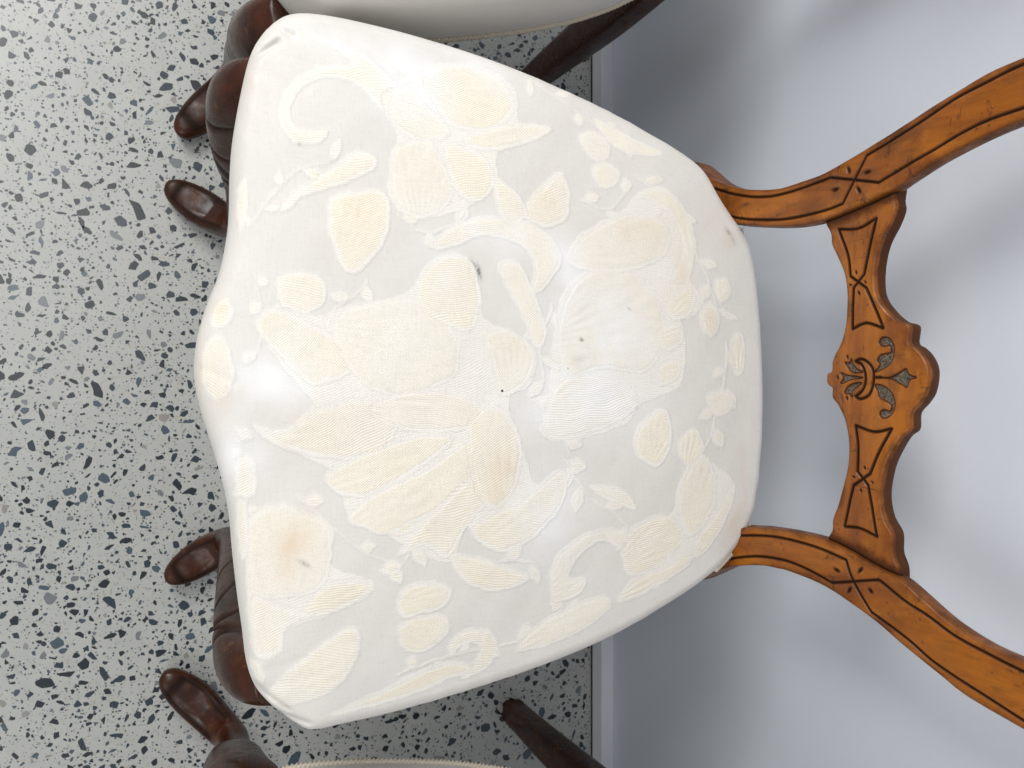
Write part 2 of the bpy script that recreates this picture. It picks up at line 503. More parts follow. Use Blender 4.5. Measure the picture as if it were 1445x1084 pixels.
MOTIF = [  # closed outlines of the woven figures on the seat cover
    [(455, 45), (520, 70), (560, 110), (590, 150), (640, 180), (620, 200), (580, 195), (545, 160), (510, 120), (470, 105), (430, 118), (412, 150), (425, 178), (465, 180), (455, 200), (420, 200), (398, 175), (396, 140), (420, 105), (460, 85), (500, 82)],
    [(600, 100), (640, 80), (680, 85), (720, 110), (732, 150), (700, 180), (660, 182), (630, 165), (610, 130)],
    [(540, 130), (580, 120), (610, 150), (640, 180), (610, 195), (560, 170)],
    [(660, 187), (720, 170), (785, 175), (760, 195), (700, 212), (660, 205)],
    [(560, 205), (610, 195), (625, 225), (640, 270), (620, 300), (585, 308), (555, 285), (552, 235)],
    [(632, 200), (680, 215), (700, 255), (680, 285), (650, 280), (632, 240)],
    [(735, 302), (765, 262), (795, 238), (808, 275), (800, 310), (770, 322)],
    [(822, 190), (845, 178), (868, 195), (865, 220), (842, 225)],
    [(838, 238), (860, 224), (882, 240), (872, 262), (850, 264)],
    [(845, 158), (890, 180), (948, 210), (920, 217), (875, 205)],
    [(395, 292), (420, 265), (460, 240), (500, 213), (532, 218), (528, 240), (480, 262), (430, 275), (408, 297)],
    [(465, 282), (500, 268), (545, 272), (548, 330), (522, 370), (495, 388), (470, 350)],
    [(395, 388), (430, 380), (460, 395), (458, 430), (425, 442), (392, 422)],
    [(360, 455), (385, 432), (440, 455), (480, 478), (500, 520), (450, 545), (420, 528), (385, 492)],
    [(470, 450), (560, 420), (600, 430), (640, 470), (640, 530), (560, 560), (500, 530)],
    [(585, 420), (600, 375), (645, 358), (672, 385), (676, 430), (660, 468), (610, 450)],
    [(355, 600), (400, 607), (450, 575), (520, 560), (560, 590), (540, 640), (470, 650), (420, 640), (385, 627)],
    [(520, 575), (580, 550), (660, 560), (680, 600), (600, 610), (545, 600)],
    [(460, 670), (520, 635), (600, 610), (640, 620), (580, 670), (520, 700), (480, 700)],
    [(490, 735), (520, 700), (600, 660), (660, 620), (690, 640), (640, 700), (580, 740), (540, 755), (510, 745)],
    [(560, 785), (590, 740), (640, 690), (690, 650), (700, 690), (660, 740), (630, 790), (600, 770)],
    [(655, 600), (690, 570), (720, 590), (735, 640), (720, 700), (690, 720), (665, 680)],
    [(660, 745), (700, 720), (735, 705), (790, 660), (797, 700), (765, 748), (720, 778), (685, 772)],
    [(680, 470), (720, 465), (752, 500), (740, 540), (705, 560), (690, 520)],
    [(355, 735), (395, 713), (430, 725), (465, 742), (468, 800), (450, 835), (400, 850), (355, 845), (350, 790)],
    [(440, 845), (470, 822), (528, 822), (520, 840), (470, 868), (425, 875)],
    [(356, 850), (400, 858), (440, 872), (405, 892), (402, 925), (368, 938), (354, 900)],
    [(378, 992), (400, 960), (440, 925), (480, 893), (505, 888), (512, 912), (500, 950), (470, 985), (425, 1004), (388, 1008)],
    [(560, 855), (575, 826), (612, 820), (640, 832), (630, 858), (600, 868), (570, 875)],
    [(568, 882), (600, 870), (630, 868), (636, 892), (610, 921), (576, 922), (562, 900)],
    [(638, 935), (640, 905), (668, 888), (698, 893), (709, 918), (695, 950), (655, 968), (672, 945), (682, 920), (660, 913)],
    [(462, 1022), (540, 982), (620, 943), (662, 938), (672, 955), (640, 968), (560, 1000)],
    [(640, 782), (690, 790), (752, 815), (710, 836), (670, 830), (645, 812)],
    [(780, 845), (784, 790), (828, 752), (880, 748), (892, 780), (850, 766), (818, 790), (808, 818), (832, 815), (825, 842), (797, 853)],
    [(735, 927), (760, 890), (810, 860), (858, 843), (872, 858), (840, 890), (790, 915)],
    [(880, 785), (898, 742), (945, 728), (972, 758), (940, 800), (897, 817)],
    [(973, 758), (958, 700), (985, 645), (1010, 655), (1018, 700), (1000, 745)],
    [(985, 772), (1020, 720), (1042, 680), (1046, 705), (1020, 762), (995, 792)],
    [(900, 820), (950, 800), (975, 780), (985, 800), (940, 830), (880, 855)],
    [(782, 480), (800, 410), (850, 376), (900, 390), (932, 430), (940, 480), (910, 525), (850, 520), (800, 530)],
    [(770, 560), (800, 530), (860, 530), (900, 560), (880, 590), (800, 620), (765, 612)],
    [(925, 470), (958, 455), (965, 485), (940, 495)],
    [(925, 520), (955, 505), (962, 530), (935, 545)],
    [(800, 372), (820, 332), (880, 300), (930, 305), (952, 330), (940, 362), (900, 380), (850, 386)],
    [(905, 272), (940, 262), (972, 290), (988, 340), (976, 392), (950, 396), (966, 350), (955, 308), (930, 287)],
    [(940, 430), (970, 405), (985, 420), (975, 445), (950, 452)],
    [(990, 445), (1008, 425), (1024, 450), (1012, 476), (996, 468)],
    [(1014, 395), (1034, 390), (1040, 415), (1022, 426)],
    [(1000, 560), (1030, 550), (1042, 575), (1015, 590)],
    [(960, 620), (985, 605), (998, 635), (980, 660), (962, 650)],
    [(830, 685), (880, 690), (900, 720), (870, 712), (845, 700)],
    [(900, 600), (940, 575), (950, 620), (930, 660), (895, 640)],
    [(605, 352), (640, 316), (700, 304), (760, 320), (792, 360), (772, 402), (742, 420), (752, 382), (730, 346), (680, 335), (640, 350)],
    [(700, 380), (730, 370), (755, 420), (770, 470), (755, 495), (735, 450)],
    [(285, 492), (302, 472), (322, 482), (332, 520), (325, 556), (302, 566), (285, 540)],
    [(300, 432), (322, 418), (332, 440), (322, 458), (300, 460)],
    [(330, 655), (352, 643), (366, 670), (362, 700), (338, 702)],
    [(333, 715), (350, 712), (352, 780), (340, 800)],
    [(333, 265), (348, 240), (352, 290), (340, 330)],
    [(352, 940), (370, 945), (378, 975), (362, 972)],
    [(700, 250), (730, 270), (745, 300), (720, 320), (700, 290)],
    [(1040, 480), (1060, 470), (1062, 520), (1046, 530)],
]


def spray(pts, n, ln, wd, seed):
    """a curving stem with alternate small leaves, as closed outlines"""
    P = spline(pts, 40)
    T = np.gradient(P, axis=0)
    T /= np.linalg.norm(T, axis=1)[:, None]
    Nn = np.stack([-T[:, 1], T[:, 0]], 1)
    w = np.linspace(2.6, 1.2, 40)[:, None]
    out = [[tuple(q) for q in np.vstack([(P + Nn * w)[::4], (P - Nn * w)[::-4]])]]
    r = random.Random(seed)
    for k in range(n):
        i = int(3 + 35 * k / max(n - 1, 1))
        sd = 1 if k % 2 else -1
        d = T[i] * 0.75 + Nn[i] * sd * 0.8
        d /= np.linalg.norm(d)
        e = np.array([-d[1], d[0]])
        L, W = ln * r.uniform(.75, 1.2), wd * r.uniform(.8, 1.2)
        out.append([tuple(P[i] + d * L * a + e * W * b) for a, b in ((0.05, 0), (.3, .8), (.62, 1), (.85, .55), (1.05, 0.1), (.8, -.6), (.5, -.85), (.2, -.5))])
    return out


for a in (([(790, 640), (830, 700), (880, 735), (905, 790)], 5, 34, 11, 1), ([(1035, 480), (1028, 540), (1010, 610), (985, 660)], 7, 32, 10, 2), ([(560, 300), (600, 330), (640, 318), (690, 312)], 4, 30, 10, 3),
          ([(345, 330), (372, 290), (420, 240), (470, 225)], 5, 30, 9, 4), ([(520, 395), (500, 420), (470, 440)], 3, 28, 9, 5), ([(330, 600), (345, 650), (350, 720)], 5, 26, 9, 6),
          ([(710, 60), (770, 110), (830, 155), (900, 200)], 6, 30, 9, 7), ([(640, 640), (600, 720), (570, 800)], 6, 38, 11, 8), ([(745, 560), (780, 600), (810, 655)], 4, 36, 11, 9),
          ([(900, 240), (950, 290), (1000, 380), (1020, 440)], 7, 30, 9, 10), ([(700, 790), (760, 800), (800, 860), (760, 900)], 6, 30, 10, 11), ([(420, 700), (500, 770), (560, 800)], 4, 32, 10, 12),
          ([(560, 960), (640, 930), (740, 910), (820, 870)], 7, 28, 9, 13), ([(360, 380), (372, 440), (365, 500)], 4, 26, 9, 14), ([(780, 430), (760, 480), (765, 540)], 4, 28, 9, 15), ([(820, 280), (860, 295), (890, 270)], 3, 26, 9, 16)):
    MOTIF = spray(*a) + MOTIF
SOFT = [   # broad grounds of the large flowers, under the petals
    [(370, 455), (400, 425), (450, 445), (500, 430), (570, 415), (610, 372), (650, 360), (675, 395), (682, 450), (722, 468), (755, 500), (742, 545), (715, 565), (738, 640), (757, 685), (790, 662), (797, 700), (762, 750), (720, 778), (680, 770), (655, 742), (640, 790), (600, 788), (560, 762), (525, 742), (497, 735), (482, 700), (492, 680), (460, 660), (420, 642), (382, 626), (358, 602), (402, 606), (442, 572), (425, 548), (402, 520), (378, 490)],
    [(778, 480), (798, 405), (850, 374), (902, 388), (942, 425), (968, 470), (964, 540), (930, 560), (902, 572), (880, 600), (800, 622), (764, 614), (772, 550)],
    [(540, 130), (600, 95), (640, 78), (690, 84), (735, 120), (738, 168), (785, 176), (755, 198), (705, 214), (702, 258), (668, 290), (620, 305), (585, 310), (552, 285), (550, 230), (562, 190)],
    [(880, 785), (898, 740), (950, 726), (958, 690), (985, 643), (1015, 655), (1044, 680), (1044, 712), (1018, 765), (985, 795), (940, 832), (880, 856), (905, 815)],
    [(353, 735), (395, 712), (468, 742), (470, 800), (530, 822), (522, 842), (470, 870), (405, 895), (402, 928), (366, 938), (352, 900), (348, 800)],
    [(798, 372), (822, 328), (880, 298), (905, 270), (942, 260), (974, 290), (990, 340), (978, 394), (1000, 425), (970, 450), (935, 430), (850, 388)]]
STAIN = [  # x, y, rx, ry, rotation, strength: yellowed patches
    (415, 775, 18, 62, 25, .40), (395, 790, 45, 50, 0, .18), (705, 670, 20, 34, 10, .5), (770, 290, 22, 30, 20, .22), (318, 560, 20, 40, 0, .22),
    (900, 325, 45, 18, -10, .22), (965, 375, 16, 28, 0, .25), (1008, 455, 12, 16, 0, .3), (950, 415, 18, 14, 0, .2), (310, 433, 12, 10, 0, .4),
    (300, 515, 14, 26, 0, .25), (505, 320, 38, 50, 0, .15), (470, 600, 90, 40, 10, .15), (590, 885, 26, 22, 0, .12), (690, 815, 30, 16, 0, .15),
    (1060, 640, 10, 90, 0, .18), (1042, 335, 10, 14, 40, .3), (480, 845, 40, 18, -10, .18), (600, 260, 40, 30, 0, .1), (1048, 735, 8, 14, 30, .5),
    (350, 110, 8, 26, 10, .25), (280, 520, 5, 50, 0, .5)]
PAINTED_SHEEN = [  # satin sheen and blown-out light, painted as near-white patches
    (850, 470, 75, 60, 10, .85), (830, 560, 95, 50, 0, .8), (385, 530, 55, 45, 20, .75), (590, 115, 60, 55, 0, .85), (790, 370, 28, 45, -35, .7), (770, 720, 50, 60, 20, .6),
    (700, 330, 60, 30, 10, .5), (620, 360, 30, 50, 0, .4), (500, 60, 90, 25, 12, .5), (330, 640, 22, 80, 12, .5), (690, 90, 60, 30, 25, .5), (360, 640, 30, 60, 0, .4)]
MARK = [(674, 384, 3.2, 9, -15, .75), (668, 374, 2.0, 7, -40, .4), (818, 480, 2.8, 2.2, 30, .8), (814, 507, 13, 4.5, -15, .14), (431, 798, 9, 3.5, 35, .4),
        (424, 200, 2.4, 2, 0, .5), (886, 436, 3.0, 1.4, 30, .4), (1040, 324, 6, 3, 45, .4), (798, 520, 1.6, 1.2, 0, .5), (1047, 336, 3, 7, -30, .2)]
Z_PAT = 0.462


def px2w(p, z=Z_PAT):
    return np.array([on_z(a, b, z)[:2] for a, b in p])


def gauss(x, y, g):
    px, py, rx, ry, rot, s = g
    c = on_z(px, py, Z_PAT)
    e = on_z(px + 1, py, Z_PAT)
    k = np.linalg.norm(e - c)
    dx, dy = (y - c[1]) / k, (x - c[0]) / k            # image right is +Y, image down is +X
    a = math.radians(rot)
    u, v = dx * math.cos(a) + dy * math.sin(a), -dx * math.sin(a) + dy * math.cos(a)
    return s * np.exp(-((u / rx) ** 2 + (v / ry) ** 2))


def build_seat(parent, n, mrings, pattern=True):
    out = spline(OUT_W, n, True)
    R = np.linalg.norm(out - CEN, axis=1)
    nrm = np.roll(out, -1, 0) - np.roll(out, 1, 0)
    nrm = np.stack([nrm[:, 1], -nrm[:, 0]], 1)
    nrm /= np.linalg.norm(nrm, axis=1)[:, None]
    if ((out - CEN) * nrm).sum() < 0:
        nrm = -nrm
    s = np.linspace(0.004, 1, mrings)
    rows = []
    for q in s:
        p = CEN + (out - CEN) * q
        d = (1 - q) * R
        e = np.clip(R_EDGE - d, 0, None)
        z = Z_EDGE + CROWN * (1 - q ** 2.4) - (R_EDGE - np.sqrt(np.clip(R_EDGE ** 2 - e ** 2, 0, None)))
        rows.append(np.column_stack([p, z]))
    zs = Z_EDGE - R_EDGE
    for q in np.linspace(0.06, 1, 18):                  # the side band, slightly tucked under
        z = zs + (Z_BOT - zs) * q
        off = 0.0015 * math.sin(q * 3.14) - 0.006 * q ** 2
        rows.append(np.column_stack([out + nrm * off, np.full(n, z)]))
    rows.append(np.column_stack([out - nrm * 0.03, np.full(n, Z_BOT - 0.002)]))
    V = np.vstack(rows)
    x, y = V[:, 0].copy(), V[:, 1].copy()
    top = np.repeat(np.concatenate([np.clip((1 - s) * 6, 0.15, 1), np.full(19, 0.2)]), n)
    dm = np.zeros(len(V))
    tone = np.zeros(len(V))
    ribd = np.zeros(len(V))
    stain = np.zeros(len(V))
    mark = np.zeros(len(V))
    rub_or_sheen = np.zeros(len(V))
    hz = np.zeros(len(V))
    if pattern:
        jx = x + 0.0006 * wob(x, y, 1, 260) + 0.0004 * wob(x, y, 2, 700)
        jy = y + 0.0006 * wob(x, y, 3, 260) + 0.0004 * wob(x, y, 4, 700)
        for so in SOFT:
            P = spline(px2w(so), len(so) * 5, True)
            a = inside(P, jx, jy)
            dm[a], tone[a], hz[a], ribd[a] = 0.55, 0.5, 0.00016, 0.3
        for i, mo in enumerate(MOTIF):
            P = spline(px2w(mo), len(mo) * 5, True)
            a = inside(P, jx, jy)
            if not a.any():
                continue
            c = P.mean(0)
            bd = np.full(x.shape, 0.0)
            bd[a] = polydist(np.vstack([P, P[:1]]), jx[a], jy[a])
            bandw = 0.0022 + 0.0012 * ((i * 7) % 5) / 5
            b = a & (bd > bandw)
            dm[a] = np.maximum(dm[a], 0.62 * np.clip(bd[a] / 0.0018, 0.3, 1))
            dm[b] = 0.62 + 0.33 * np.clip((bd[b] - bandw) / 0.0012, 0, 1)
            hz[a] = 0.00026 + 0.00010 * np.clip(bd[a] / 0.004, 0, 1)
            hz[a] -= 0.00014 * np.exp(-((bd[a] - bandw) / 0.0006) ** 2)
            # veins: shallow ridges running along the figure and fanning out from its foot
            Q = P - c
            ew, ev = np.linalg.eigh(Q.T @ Q)
            ax, mn = ev[:, 1], ev[:, 0]
            L = np.abs(Q @ ax).max()
            la, lb = (x[b] - c[0]) * ax[0] + (y[b] - c[1]) * ax[1], (x[b] - c[0]) * mn[0] + (y[b] - c[1]) * mn[1]
            fan = np.arctan2(lb, la + 1.5 * L)
            hz[b] += 0.00011 * wob(x[b], y[b], 40 + i, 130) * np.sin(0.8 * wob(x[b], y[b], 90, 200) + fan * (46 if L > 0.02 else 30) + 1.5 * np.sin(la / L * 2 + i))
            ribd[a] = (-0.7, 0.1, 0.5, -0.2, 0.9)[i % 5]
            tone[a] = 0.15 + 0.75 * ((i * 37) % 10) / 10
        for g in STAIN:
            stain += gauss(x, y, g)
        stain *= 0.75 + 0.35 * wob(x, y, 9, 200)
        for g in PAINTED_SHEEN:
            rub_or_sheen = np.maximum(rub_or_sheen, gauss(x, y, g))
        rub_or_sheen = np.clip(rub_or_sheen * (1 + 0.35 * wob(x, y, 61, 90) + 0.2 * wob(x, y, 62, 260)) * 0.85, 0, 0.72)
        for g in MARK:
            mark = np.maximum(mark, gauss(x, y, g) * np.clip(1.0 + 0.5 * wob(x, y, 11, 2200), 0.2, 1.5))
    V[:, 2] += hz * np.clip(top * 1.4, 0, 1) + 0.0007 * wob(x, y, 21, 45) * top + 0.0003 * wob(x, y, 22, 140) * top
    edge = np.concatenate([np.repeat(np.exp(-(1 - s) * 0.24 / 0.014), n), np.repeat(np.linspace(1, 0.2, 19), n)])
    ang = np.tile(np.linspace(0, 2 * math.pi, n, endpoint=False), len(rows))
    pk = np.abs(np.sin(ang * 23 + 2.0 * np.sin(ang * 5) + 1.3 * np.sin(ang * 11))) * (0.5 + 0.5 * np.sin(ang * 7 + 1.0) * np.sin(ang * 3))
    V[:, 2] -= 0.0011 * edge * pk                       # small puckers where the cover is tacked down
    # pulled folds at the corners and beside the posts
    for (a, b2, dep, wd) in (((352, 84), (392, 60), 0.0030, 0.0022), ((384, 33), (412, 52), 0.0020, 0.0020), ((355, 968), (405, 1002), 0.0022, 0.0022), ((398, 1012), (436, 1022), 0.002, 0.002),
                            ((360, 100), (430, 130), 0.0003, 0.0030), ((372, 70), (440, 95), 0.0003, 0.0028), ((405, 45), (470, 90), 0.0003, 0.0030), ((360, 950), (430, 925), 0.0003, 0.0030), ((372, 972), (440, 950), 0.0003, 0.0030),
                            ((285, 520), (330, 540), 0.0006, 0.0030)):
        ln = px2w([a, b2], Z_EDGE)
        d = polydist(ln, x, y)
        V[:, 2] -= dep * np.exp(-(d / wd) ** 2) * (V[:, 2] > Z_EDGE - 0.03)
    F = grid_faces(len(rows), n)
    e1, e2 = V[F[0][1]] - V[F[0][0]], V[F[0][3]] - V[F[0][0]]
    if np.cross(e1, e2)[2] < 0:
        F = F[:, ::-1]
    F = np.vstack([F])
    seat = mesh_np('seat_cushion', V, F, M_FAB, parent, dict(damask=dm, tone=tone, painted_sheen=rub_or_sheen, ribdir=ribd, stain=np.clip(stain, 0, 1), mark=np.clip(mark, 0, 1)))
    return out, nrm


def rope(name, path, r, turns, parent, mt=M_CORD, ring=12, lobes=2, depth=0.30):
    T = np.gradient(path, axis=0)
    T /= np.linalg.norm(T, axis=1)[:, None]
    up = np.array([0, 0, 1.0])
    S = np.cross(T, up)
    S /= np.linalg.norm(S, axis=1)[:, None]
    U = np.cross(S, T)
    n = len(path)
    th = np.linspace(0, 2 * math.pi, ring, endpoint=False)
    ph = np.linspace(0, turns * 2 * math.pi, n)
    rr = r * (1 + depth * np.cos(lobes * (th[None, :] - ph[:, None])))
    V = path[:, None, :] + rr[..., None] * (np.cos(th)[None, :, None] * S[:, None, :] + np.sin(th)[None, :, None] * U[:, None, :])
    return mesh_np(name, V.reshape(-1, 3), grid_faces(n, ring), mt, parent)


# ------------------------------------------------------------------ carved slabs (posts, splat)
NB = np.array([0, -1.0, RAKE])
NB /= np.linalg.norm(NB)                                # front normal of the chair back


def slab(name, A, B, nv, th, mt, parent, grooves=(), hollows=(), leaves=(), rnd=0.004, bow=0.0, groove_w=0.0015, groove_d=0.0012, joint=None, side_grime=0.5):
    n = len(A)
    v = (1 - np.cos(np.linspace(0, math.pi, nv))) / 2 * 0.35 + np.linspace(0, 1, nv) * 0.65
    P = A[:, None, :] + (B - A)[:, None, :] * v[None, :, None]
    wd = np.linalg.norm(B - A, axis=1)[:, None]
    de = np.minimum(v, 1 - v)[None, :] * wd
    e = np.clip(rnd - de, 0, None)
    h = -(rnd - np.sqrt(np.clip(rnd ** 2 - e ** 2, 0, None))) - bow * (2 * v[None, :] - 1) ** 2
    x, zt = P[..., 0].ravel(), P[..., 2].ravel()
    gv = np.zeros(x.shape)
    ho = np.zeros(x.shape)
    for g in grooves:
        L = np.array([on_back(a, b)[[0, 2]] for a, b in g])
        if len(L) > 2:
            L = spline(L, len(L) * 6)
        d = polydist(L, x, zt)
        gv = np.maximum(gv, np.exp(-(d / (groove_w * 0.80)) ** 4))
    for (cx, cy, ln, ang) in leaves:                    # little punched leaf marks
        c = on_back(cx, cy)[[0, 2]]
        a = math.radians(ang)
        ex = on_back(cx + math.cos(a), cy + math.sin(a))[[0, 2]] - c
        ey = on_back(cx - math.sin(a), cy + math.cos(a))[[0, 2]] - c
        Mi = np.linalg.inv(np.stack([ex, ey], 1))
        q = Mi @ np.stack([x - c[0], zt - c[1]])
        gv = np.maximum(gv, np.exp(-((q[0] / (ln * 0.62)) ** 2 + (q[1] / (ln * 0.30)) ** 2) ** 2))
    for hl in hollows:
        L = spline(np.array([on_back(a, b)[[0, 2]] for a, b in hl]), len(hl) * 5, True)
        ins = inside(L, x, zt)
        dd = polydist(np.vstack([L, L[:1]]), x, zt)
        k = np.clip(dd / 0.0010, 0, 1)
        ho = np.maximum(ho, np.where(ins, k, 0))
        gv = np.maximum(gv, np.exp(-(dd / 0.0006) ** 2))
    gr = np.clip(1 - de / 0.007, 0, 1) * 0.55
    gr = (gr + 0 * P[..., 0]).ravel()
    if joint is not None:
        dj = joint(P[..., 0].ravel(), P[..., 2].ravel())
        gr = np.maximum(gr, np.clip(1.15 - dj / 0.010, 0, 1))
        gv = np.maximum(gv, 0.9 * np.exp(-(dj / 0.0016) ** 2))
    lum = 0.00022 * wob(x, zt, 31, 160)
    hh = h.ravel() - groove_d * gv - 0.0017 * ho + lum
    Vf = P.reshape(-1, 3) + NB * hh[:, None]
    Vf = Vf.reshape(n, nv, 3)
    # sides and back, seven more rings of points round the section
    edgeB, edgeA = Vf[:, -1], Vf[:, 0]
    dirB = (B - A) / wd
    back = []
    th = np.broadcast_to(np.asarray(th, float), (n,))[:, None]
    for f, ins in ((0.35, -0.0002), (0.75, 0.0), (0.94, 0.0008), (1.0, 0.003)):
        back.append(B - dirB * ins - NB * th * f)
    for f, ins in ((1.0, 0.003), (0.94, 0.0008), (0.75, 0.0), (0.35, -0.0002)):
        back.append(A + dirB * ins - NB * th * f)
    VV = np.concatenate([Vf, np.stack(back, 1)], 1)
    nt_ = nv + 8
    c0, c1 = VV[:1].mean(1, keepdims=True), VV[-1:].mean(1, keepdims=True)
    VV = np.concatenate([c0 + 0.03 * (VV[:1] - c0), VV, c1 + 0.03 * (VV[-1:] - c1)], 0)

    def pad(a, val):
        q = np.concatenate([a.reshape(n, nv), np.full((n, 8), val)], 1)
        return np.concatenate([q[:1], q, q[-1:]], 0).ravel()
    F = grid_faces(n + 2, nt_)
    V = VV.reshape(-1, 3)
    a, b, c, d = F[(n // 2) * nt_ + nv // 2]
    if np.dot(np.cross(V[b] - V[a], V[d] - V[a]), NB) < 0:
        F = F[:, ::-1]
    caps = []
    o = mesh_np(name, V, F, mt, parent, dict(groove=pad(gv, 0), hollow=pad(ho, 0), grime=pad(gr, side_grime)))
    return o


def bk(pts, off=0.0):
    return np.array([on_back(a, b, off) for a, b in pts])


def tube(name, path, mt, parent, nseg=90, ring=28, groove=None, square=2.0, dish=None):
    """path rows: x, y, z, half-width side, half-width front/back, twist; a tapering carved limb"""
    P = spline(path, nseg)
    T = np.gradient(P[:, :3], axis=0)
    T /= np.linalg.norm(T, axis=1)[:, None]
    S = np.zeros_like(T)
    tw = P[:, 5]
    ref = np.stack([np.cos(tw), np.sin(tw), 0 * tw], 1)
    S = ref - T * (ref * T).sum(1)[:, None]
    S /= np.linalg.norm(S, axis=1)[:, None]
    U = np.cross(T, S)
    th = np.linspace(0, 2 * math.pi, ring, endpoint=False)
    cx = np.sign(np.cos(th)) * np.abs(np.cos(th)) ** (2 / square)
    sx = np.sign(np.sin(th)) * np.abs(np.sin(th)) ** (2 / square)
    gv = np.zeros((nseg, ring))
    k = np.ones((nseg, ring))
    if groove is not None:
        gv = groove(np.linspace(0, 1, nseg)[:, None], th[None, :]) + 0 * gv
        k = 1 - 0.075 * gv
    if dish is not None:
        k = k - dish(np.linspace(0, 1, nseg)[:, None], th[None, :])
    V = P[:, None, :3] + k[..., None] * (P[:, 3][:, None, None] * cx[None, :, None] * S[:, None, :] + P[:, 4][:, None, None] * sx[None, :, None] * U[:, None, :])
    V = V.reshape(-1, 3)
    F = [tuple(int(q) for q in f) for f in grid_faces(nseg, ring)]
    F.append(tuple(range(ring - 1, -1, -1)))
    F.append(tuple(range((nseg - 1) * ring, nseg * ring)))
    tz = np.repeat(np.clip(1 - P[:, 2] / 0.03, 0, 1), ring)
    o = mesh_np(name, V, F, mt, parent, dict(groove=np.clip(gv.ravel(), 0, 1) * 0.85, grime=np.clip(tz * 0.3 + 0.25, 0, 1), hollow=0 * tz))
    return o


# outlines on the chair back (front faces)
TOP_OUT = [(970, 226), (983, 237), (1003, 251.5), (1023, 260), (1046, 266), (1070, 267.5), (1090, 266.5), (1103, 264.5), (1126, 257), (1159, 245), (1200, 222), (1239, 198), (1278, 173), (1318, 147), (1357, 123), (1397, 100), (1445, 79)]
TOP_IN = [(1000, 309), (1026, 314.6), (1046, 317), (1093, 319.6), (1126, 318), (1159, 311), (1199, 296), (1255, 270), (1278, 255), (1318, 229), (1357, 207.6), (1397, 188), (1445, 168)]
BOT_OUT = [(974, 822), (991.6, 814.6), (1010, 807), (1030, 800.5), (1053, 798.5), (1076, 799), (1096, 803), (1109, 806), (1143, 819), (1172, 834), (1199, 852), (1239, 882), (1278, 916), (1324, 953), (1363, 984), (1445, 1032)]
BOT_IN = [(1005, 744), (1041, 745), (1066, 745.5), (1109, 750), (1159, 761), (1200, 780), (1239, 803), (1270, 819), (1298, 843), (1328, 870), (1357, 892), (1397, 916), (1445, 937)]
G_TOP = [[(985, 256), (999, 263), (1010, 267), (1030, 273), (1053, 277), (1070, 278), (1093, 276), (1126, 267), (1171, 250.5)], [(1171, 250.5), (1239, 257.5)], [(1239, 257.5), (1278, 234), (1318, 210.5), (1357, 187), (1397, 168), (1446, 151)],
         [(1000, 297), (1021, 303), (1043, 308), (1068, 310), (1109, 309), (1159, 298), (1188, 287.5)], [(1188, 287.5), (1222, 219.4)], [(1222, 219.4), (1259, 197), (1310, 164), (1349, 137.5), (1389, 117), (1420, 101), (1446, 89)]]
L_TOP = [(1197, 240, 9.5, 80), (1223, 243, 9.5, -25), (1178, 267.5, 9.5, -22), (1211, 268, 10, 65)]
G_BOT = [[(1010, 758), (1034, 756.5), (1063, 756), (1093, 758), (1126, 765), (1159, 775.6), (1193, 790.5)], [(1193, 790.5), (1203, 820), (1228, 864)], [(1228, 864), (1278, 901), (1310, 929.5), (1343, 953), (1363, 966), (1446, 1019)],
         [(990, 803), (1008, 794.7), (1030, 789), (1053, 786), (1076, 786), (1109, 792), (1139, 804), (1173, 823)], [(1173, 823), (1239, 818.6)], [(1239, 818.6), (1278, 849.5), (1306, 868), (1347, 898), (1397, 925.5), (1446, 950)]]
L_BOT = [(1180, 805, 9.5, 35), (1213, 805, 10, -50), (1197.5, 833, 9.5, -60), (1227.5, 834, 9.5, 50)]
SP_L = [(1152, 296), (1159, 315), (1166, 329), (1168, 345), (1177, 365), (1186, 389), (1189, 417), (1187, 456), (1180, 484), (1172, 500), (1168, 511), (1167, 524), (1161, 528), (1160, 538), (1163, 544), (1168, 548), (1168, 561), (1176, 572), (1186, 594), (1191, 622), (1191, 650), (1186, 677), (1177, 710), (1169, 733), (1168, 749), (1160, 763), (1153, 778)]
SP_R = [(1262, 250), (1260, 262), (1258, 278), (1259, 292), (1252, 312), (1237, 343), (1230, 378), (1231, 412), (1243, 434), (1262, 452), (1279, 459), (1278, 483), (1288, 491), (1298, 502), (1305, 517), (1306, 533), (1302, 554), (1293, 569), (1281, 584), (1279, 607), (1266, 619), (1249, 650), (1241, 677), (1238, 705), (1243, 733), (1255, 757), (1256, 784), (1263, 806), (1264, 832)]


def z7(*p):
    return [(1140 + 0.1845 * a, 440 + 0.1845 * b) for a, b in p]


def z4(*p):
    return [(1100 + 0.5535 * a, 240 + 0.5535 * b) for a, b in p]


G_SP = [z4((140, 150), (190, 148), (235, 122)), z4((235, 122), (218, 200), (205, 265)), z4((140, 150), (163, 215), (170, 270)), z4((170, 270), (210, 300)), z4((205, 265), (178, 300)),
        z4((210, 300), (232, 350), (253, 403)), z4((178, 300), (176, 350), (175, 405)), z4((175, 405), (210, 390), (253, 403)),
        z4((183, 652), (230, 668), (275, 660)), z4((183, 652), (190, 710), (188, 770)), z4((275, 660), (245, 715), (220, 775)), z4((188, 770), (215, 805)), z4((220, 775), (178, 805)),
        z4((215, 805), (226, 870), (237, 936)), z4((178, 805), (165, 860), (155, 910)), z4((155, 910), (195, 915), (237, 936)),
        z7((330, 378), (380, 362), (430, 390), (465, 440), (472, 510), (460, 580), (430, 640), (370, 668), (332, 648)), z7((330, 378), (375, 402), (400, 450), (410, 510), (400, 570), (372, 615), (332, 648)),
        z7((490, 503), (530, 503))]
